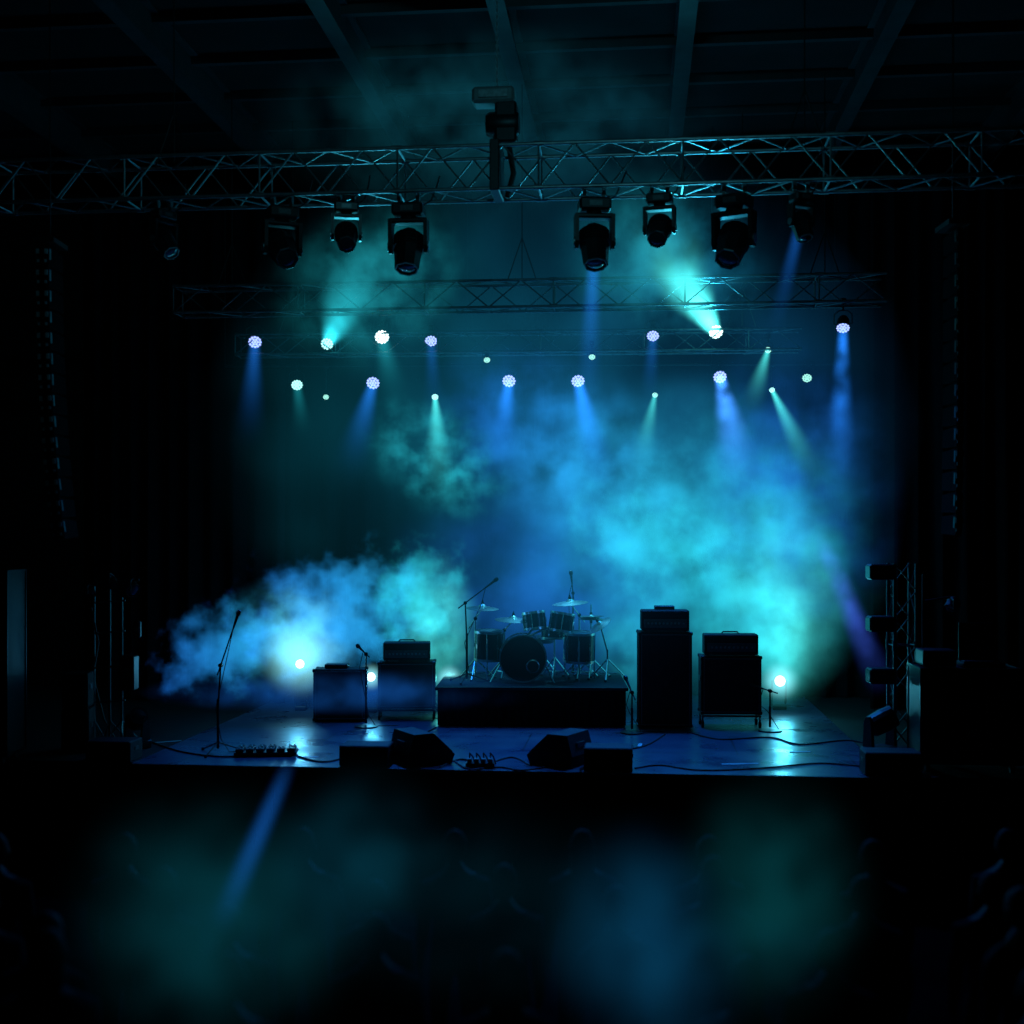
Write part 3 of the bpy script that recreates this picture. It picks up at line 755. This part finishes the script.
cable([(298, 757), (330, 762), (380, 745), (420, 735), (436, 728)])
cable([(635, 769), (660, 766), (700, 771), (760, 769), (820, 764), (870, 768)])
cable([(150, 742), (180, 752), (215, 757), (240, 757)])
cable([(690, 733), (720, 740), (770, 738), (800, 745), (850, 741), (885, 750)])
cable([(560, 763), (590, 752), (640, 748), (665, 735)])
b.done('floor_cable')

# ------------------------------------------------------------------ PA line arrays
def line_array(px0, py0, px1, py1, d, n, hw=.07, trim=M_aluD):
    b = MB(); top = W(px0, py0, d); E = W(px1, py1, d)-top
    H = abs(E.z); dz = H/n
    b.box((0, 0, .06), (.22, .4, .05), M_blk); b.tube([(0, 0, .08), (0, 0, 9.44-top.z)], .008, M_blk, 6)
    for i in range(n):
        t = (i+.5)/n; x = E.x*(t**2.2); sl = E.x*2.2*t**1.2/H
        X = Matrix.Translation((x, -.12*t*t, -H*t)) @ Matrix.Rotation(math.atan(sl)*-1, 4, 'Y')
        b.prism([(-.2, -dz*.48), (-.2, dz*.48), (.2, dz*.40), (.2, -dz*.40)], -hw, hw, M_pa, X)
        b.M = X
        for s_ in (-1, 1):
            b.box((s_*(hw+.003), -.17, dz*.1), (.012, .03, dz*.5), trim)
            b.box((0, -.205, s_*dz*.2), (hw*1.5, .01, dz*.28), M_pa)
            b.box((s_*hw*.7, -.215, dz*.2), (.03, .012, .05), trim); b.box((s_*hw*.6, -.215, -dz*.25), (.022, .012, .03), trim)
        b.M = Matrix.Identity(4)
    b.done('line_array_speaker', top)
line_array(50, 250, 70, 540, 12.3, 14, .06, M_rig)
line_array(953, 232, 947, 536, 12.2, 14, .03, M_blk)

# ------------------------------------------------------------------ side towers
def small_par(b, c, dr, r=.08):
    A = aim(c, dr)
    b.lathe([(0, -r*2.2), (r*.8, -r*2.2), (r*1.05, -r*1.4), (r*1.15, 0), (r*1.15, r*.2), (r*1.0, r*.2), (r, 0), (0, 0)], M_blk, A, 16)
    b.lathe([(r*.95, .002), (r*.5, r*.2), (0, r*.25)], M_glass, A, 16)
    c = Vector(c); b.tube([c+Vector((0, r*1.3, 0)), c+Vector((0, r*1.3, r*1.4)), c+Vector((0, -0, r*1.8)), c+Vector((0, -r*1.3, r*1.4)), c+Vector((0, -r*1.3, 0))], .01, M_blk, 6)
def boxlight(b, c, s=(.26, .2, .17)):
    b.box(c, s, M_blk, bev=.015); b.box((c[0]-s[0]/2-.003, c[1], c[2]), (.01, s[1]*.8, s[2]*.75), M_glass); b.box((c[0], c[1]-s[1]/2-.002, c[2]), (s[0]*.6, .008, s[2]*.3), M_panel)
bp = G(908, 757)
tw = empty('lighting_tower', bp)
t_ = truss('tower_truss', Vector((0, .2, 0)), Vector((0, .2, 2.12)), .24, .02, .009, .3, M_aluD); t_.parent = tw
b = MB()
b.box((0, .2, .02), (.6, .6, .04), M_blk, bev=.005)
for z in (2.03, 1.46, .89):
    b.tube([(-.12, .1, z), (-.26, .05, z)], .02, M_blk); boxlight(b, (-.30, .02, z))
b.tube([(.2, .1, .04), (.2, .1, 2.0)], .018, M_blk); b.tube([(.2, .1, 1.7), (.5, .1, 1.75)], .014, M_blk); small_par(b, (.5, .08, 1.62), (-.4, -.5, -.5), .07)
b.done('lamps_and_base', parent=tw)
def floor_mover(loc, s=1., rz=0):
    b = MB(); b.M = Matrix.Scale(s, 4)
    b.box((0, 0, .06), (.32, .26, .12), M_blk, bev=.02); b.box((0, -.132, .07), (.14, .006, .05), M_panel)
    for x in (-1, 1): b.prism([(-.07, .12), (.07, .12), (.05, .40), (.02, .45), (-.02, .45), (-.05, .40)], x*.17-.02, x*.17+.02, M_blk)
    H = Matrix.Translation((0, 0, .38)) @ Matrix.Rotation(rad(60), 4, 'Y') @ Matrix.Rotation(rad(25), 4, 'X')
    b.lathe([(0, -.16), (.08, -.16), (.12, -.1), (.13, .05), (.12, .17), (.10, .17)], M_blk, H, 16, False); b.lathe([(.10, .165), (.05, .18), (0, .185)], M_glass, H, 16)
    b.done('floor_moving_light', loc, rz)
floor_mover(G(880, 757), 1., .5); floor_mover(G(137, 748), .85, -.6)
bl = G(108, 746)
b = MB()
for (x, h) in ((-.16, 1.85), (0.02, 2.0), (.16, 1.72)):
    b.tube([(x, 0, .02), (x, 0, h)], .016, M_aluD, 8)
    for i in range(3):
        a = i*2.094+x*5; b.tube([(x, 0, .3), (x+math.cos(a)*.24, math.sin(a)*.24, .012)], .01, M_aluD, 6)
for z in (.5, .9, 1.3, 1.65): b.tube([(-.2, 0, z), (.2, 0, z+.03)], .012, M_aluD, 6)
b.tube([(-.3, 0, 1.86), (.36, 0, 1.92)], .016, M_blk)
small_par(b, (.30, -.04, 1.80), (.5, -.6, -.4), .075); small_par(b, (.05, -.04, 1.88), (.2, -.8, -.3), .06); small_par(b, (-.2, -.04, 1.76), (.2, -.6, -.4), .06)
boxlight(b, (.26, -.02, .85), (.15, .2, .4)); boxlight(b, (.34, 0, 1.35), (.08, .08, .2))
b.tube([(-.2, .02, 1.6), (-.1, -.03, 1.2), (-.18, .02, .8), (-.05, .02, .3), (.1, .05, .02)], .012, M_rub)
b.done('lighting_stand', bl)
def speaker_stack(loc, dims, rz=0):
    b = MB(); z = 0
    for (w, d, h) in dims:
        b.box((0, 0, z+h/2), (w, d, h), M_tolex, bev=.012); b.box((0, -d/2-.004, z+h/2), (w-.05, .014, h-.06), M_grille, bev=.003)
        rr = min(w, h)*.34
        b.lathe([(rr, .0), (rr, .01), (rr*.9, .01), (rr*.9, 0)], M_panel, aim((0, -d/2-.012, z+h/2), (0, -1, 0)), 24)
        for x in (-1, 1): b.box((x*(w/2), 0, z+h*.6), (.02, .14, .06), M_blk)
        z += h+.004
    b.done('side_fill_speaker', loc, rz)
speaker_stack(G(78, 750), [(.30, .34, .48), (.28, .34, .40)], .15)
def road_case(loc, w, d, h, name='road_case', rz=YAW, m=M_case):
    b = MB(); b.box((0, d/2, h/2+.05), (w, d, h-.1), m, bev=.006)
    t = .022
    for x in (-1, 1):
        for y in (0, d): b.box((x*w/2, y, h/2+.05), (t, t, h-.1), M_blk)
        for z in (.1, h): b.box((x*w/2, d/2, z), (t, d, t), M_blk)
    for y in (0, d):
        for z in (.1, h, h*.72): b.box((0, y, z), (w, t, t), M_blk)
    for x in (-.3, .3): b.box((x*w, -.012, h*.72), (.08, .01, .09), M_aluD, bev=.003)
    b.box((0, -.012, h*.4), (.16, .01, .1), M_aluD, bev=.003)
    for x in (-1, 1):
        for y in (.08, d-.08): b.lathe([(0, -.02), (.05, -.02), (.05, .02), (0, .02)], M_rub, Matrix.Translation((x*(w/2-.08), y, .05)) @ Matrix.Rotation(rad(90), 4, 'Y'), 14)
    return b.done(name, loc, rz)
rc = G(976, 776); rc.y += .12; road_case(rc, 1.0, .6, 1.06)
b = MB(); b.box((0, .2, .09), (.34, .34, .16), M_blk, bev=.01)
for i in range(4): b.box((0, .028, .035+i*.038), (.3, .01, .028), M_panel)
for i in range(6): b.lathe([(0, 0), (.01, 0), (.009, .015), (0, .015)], M_knob, aim((-.12+i*.048, .02, .13), (0, -1, 0)), 8)
b.done('equipment_rack', Vector((rc.x-.28, rc.y+.1, rc.z+1.072)), YAW)
b = MB(); b.box((0, .2, .02), (.42, .34, .04), M_blk, bev=.008); b.box((0, .35, .24), (.36, .03, .40), M_blk, bev=.01); b.box((0, .33, .24), (.32, .006, .34), M_glass)
b.box((-.05, .1, .05), (.3, .12, .02), M_panel, bev=.004); b.tube([(.1, .36, .3), (.15, .4, .1), (.2, .3, .02)], .008, M_rub)
b.done('control_monitor', Vector((rc.x+.18, rc.y+.1, rc.z+1.072)), YAW)
road_case(G(-16, 765), .48, .5, 2.05, 'equipment_cabinet', .0, M_case)

# ------------------------------------------------------------------ audience (standing in the dark hall, facing the stage)
def person_mesh(seed):
    R = random.Random(seed); me = bpy.data.meshes.new('tmp'); ob = bpy.data.objects.new('tmp', me); col.objects.link(ob)
    el = R.uniform(.22, .26); lean = R.uniform(-.02, .03)
    P = [(0, 0, .95, .165, .12), (0, .01, 1.12, .155, .115), (0, lean, 1.30, .185, .125), (0, lean, 1.44, .15, .095), (0, lean+.01, 1.51, .072, .07), (0, lean+.02, 1.59, .062, .064)]
    E = [(0, 1), (1, 2), (2, 3), (3, 4), (4, 5)]
    for s in (-1, 1):
        o = len(P)
        P += [(s*.095, 0, .86, .10, .10), (s*.11, .01, .50, .066, .066), (s*.12, -.02, .10, .045, .045), (s*.13, .10, .045, .045, .035)]
        E += [(0, o), (o, o+1), (o+1, o+2), (o+2, o+3)]
        o = len(P)
        P += [(s*.195, lean, 1.405, .078, .075), (s*el, -.03, 1.13, .052, .052), (s*(el+.01), .06, .89, .032, .032), (s*(el+.01), .09, .82, .038, .02)]
        E += [(3, o), (o, o+1), (o+1, o+2), (o+2, o+3)]
    me.from_pydata([p[:3] for p in P], E, [])
    md = ob.modifiers.new('s', 'SKIN'); md.use_smooth_shade = True
    for i, p in enumerate(P):
        sv = me.skin_vertices[0].data[i]; sv.radius = (p[3], p[4]); sv.use_root = (i == 0)
    ob.modifiers.new('ss', 'SUBSURF').levels = 1
    dg = bpy.context.evaluated_depsgraph_get(); ev = ob.evaluated_get(dg); m2 = ev.to_mesh()
    vs = [v.co.copy() for v in m2.vertices]; fs = [tuple(p.vertices) for p in m2.polygons]
    ev.to_mesh_clear(); bpy.data.objects.remove(ob); bpy.data.meshes.remove(me)
    return vs, fs, el, lean
variants = [person_mesh(s) for s in (1, 2, 3, 4)]
b = MB()
R = random.Random(11)
for (d0, n) in ((8.0, 8), (7.2, 7), (6.4, 6), (5.6, 5)):
    for i in range(n):
        d = d0+R.uniform(-.25, .25); x = (i-(n-1)/2)*(d0*.84/n)*1.15+R.uniform(-.2, .2)
        vs, fs, el, lean = R.choice(variants); sc_ = R.uniform(.90, .98)
        b.M = Matrix.Translation((x, d, 0)) @ Matrix.Rotation(R.uniform(-.3, .3), 4, 'Z') @ Matrix.Scale(sc_, 4)
        sh = R.choice(M_shirt); hr = R.choice(M_hair)
        cen = [sum((vs[k].z for k in f))/len(f) for f in fs]
        def wid(f): return max(abs(vs[k].x) for k in f)
        b.add(vs, [f for f, z in zip(fs, cen) if z < .94 and wid(f) < .205], M_jean, True)
        b.add(vs, [f for f, z in zip(fs, cen) if z >= .94 and z < 1.50 and not (wid(f) > .2 and z < 1.12)], sh, True)
        b.add(vs, [f for f, z in zip(fs, cen) if z >= 1.50 or (wid(f) >= .205 and z < .94) or (z >= .94 and z < 1.12 and wid(f) > .2)], M_skin, True)
        hp = Matrix.Translation((0, lean+.035, 1.665)) @ Matrix.Rotation(R.uniform(-.25, .25), 4, 'Z')
        H = hp @ Matrix.Diagonal((.078, .098, .118, 1))
        sph = [(math.sin(math.pi*i_/10)*(1 if i_ > 4 else .86+.035*i_), -math.cos(math.pi*i_/10)) for i_ in range(11)]
        b.lathe(sph, M_skin, H, 16)
        long_ = R.random() < .35
        hair = [(math.sin(math.pi*i_/10), math.cos(math.pi*i_/10)) for i_ in range(7)]
        if long_: hair += [(1.0, -.7), (1.05, -1.3), (.8, -1.7), (.0, -1.75)]
        else: hair += [(.85, -.5), (.6, -.6)]
        b.lathe(hair, hr, hp @ Matrix.Translation((0, -.018, .012)) @ Matrix.Diagonal((.086, .097, .118, 1)), 16)
        for s in (-1, 1): b.lathe([(0, -.012), (.02, -.008), (.024, .004), (0, .012)], M_skin, hp @ Matrix.Translation((s*.084, .0, -.01)) @ Matrix.Rotation(rad(90), 4, 'Y'), 8)
        b.lathe([(.014, 0), (.010, .02), (0, .034)], M_skin, hp @ Matrix.Translation((0, .088, -.02)) @ Matrix.Rotation(rad(-90), 4, 'X'), 8)
        for s in (-1, 1):
            for k in range(4):
                fx = s*(el+.01); fy = .065+k*.017
                b.tube([(fx, fy, .82), (fx-s*.004, fy+.004, .785), (fx-s*.014, fy+.006, .755-(.012 if k in (1, 2) else 0))], [.009, .0085, .006], M_skin, 6)
            b.tube([(fx, .11, .845), (fx-s*.01, .135, .82), (fx-s*.015, .14, .79)], [.011, .009, .007], M_skin, 6)
b.M = Matrix.Identity(4)
b.done('audience_crowd')

# ------------------------------------------------------------------ lights
def light(kind, loc, tgt, c, e, **k):
    l = bpy.data.lights.new('stage_and_fill_lamp', kind); l.energy = e; l.color = c
    for a, v in k.items(): setattr(l, a, v)
    o = bpy.data.objects.new('stage_and_fill_lamp', l); col.objects.link(o)
    o.matrix_world = aim(loc, Vector(loc)-Vector(tgt)); return o
light('SPOT', (-1.5, 16.6, 6.3), (-1.3, 13.9, 1.2), (.01, .20, 1), 1100, spot_size=rad(66), spot_blend=1, shadow_soft_size=.2)
light('SPOT', (2.2, 16.4, 6.3), (1.7, 13.9, 1.2), (.01, .22, 1), 1100, spot_size=rad(66), spot_blend=1, shadow_soft_size=.2)
light('SPOT', (.6, 17.6, 5.4), (.3, 16.3, 2.3), (.06, .55, 1), 260, spot_size=rad(42), spot_blend=1, shadow_soft_size=.15)  # spot without a fixture, added above and behind to brighten the drums
light('SPOT', (-2.0, 15.8, 5.6), (-.8, 12.8, 7.5), (.06, .75, 1), 120, spot_size=rad(90), spot_blend=1, shadow_soft_size=.15)
light('SPOT', (2.2, 15.8, 5.6), (1.6, 12.5, 7.5), (.06, .75, 1), 170, spot_size=rad(90), spot_blend=1, shadow_soft_size=.15)
light('SPOT', (3.6, 13.3, 3.3), (0, 15.8, 1.9), (.05, .35, 1), 22, spot_size=rad(50), spot_blend=1, shadow_soft_size=.1)
light('SPOT', (-3.6, 13.5, 3.1), (0, 15.8, 1.9), (.05, .35, 1), 22, spot_size=rad(50), spot_blend=1, shadow_soft_size=.1)
# unseen fill lamp over the hall, added to light arrays, truss and hoist
light('SPOT', (.5, 2.5, 8.8), (-.3, 13, 7.2), (.12, .75, .95), 230, spot_size=rad(58), spot_blend=.9, shadow_soft_size=.15)

w = bpy.data.worlds.new('dark_hall'); sc.world = w; w.use_nodes = True
w.node_tree.nodes['Background'].inputs[0].default_value = (.002, .007, .01, 1); w.node_tree.nodes['Background'].inputs[1].default_value = .6
sc.view_settings.view_transform = 'Standard'

# ------------------------------------------------------------------ camera
cd = bpy.data.cameras.new('camera'); cd.sensor_width = 36; cd.lens = 36*F/1024; cd.shift_y = (HZ-512)/1024
cd.clip_start = .05; cd.clip_end = 100
cd.dof.use_dof = True; cd.dof.focus_distance = 15.2; cd.dof.aperture_fstop = .6
co = bpy.data.objects.new('camera', cd); col.objects.link(co); co.location = (0, 0, CZ); co.rotation_euler = (rad(90), 0, 0)
sc.camera = co
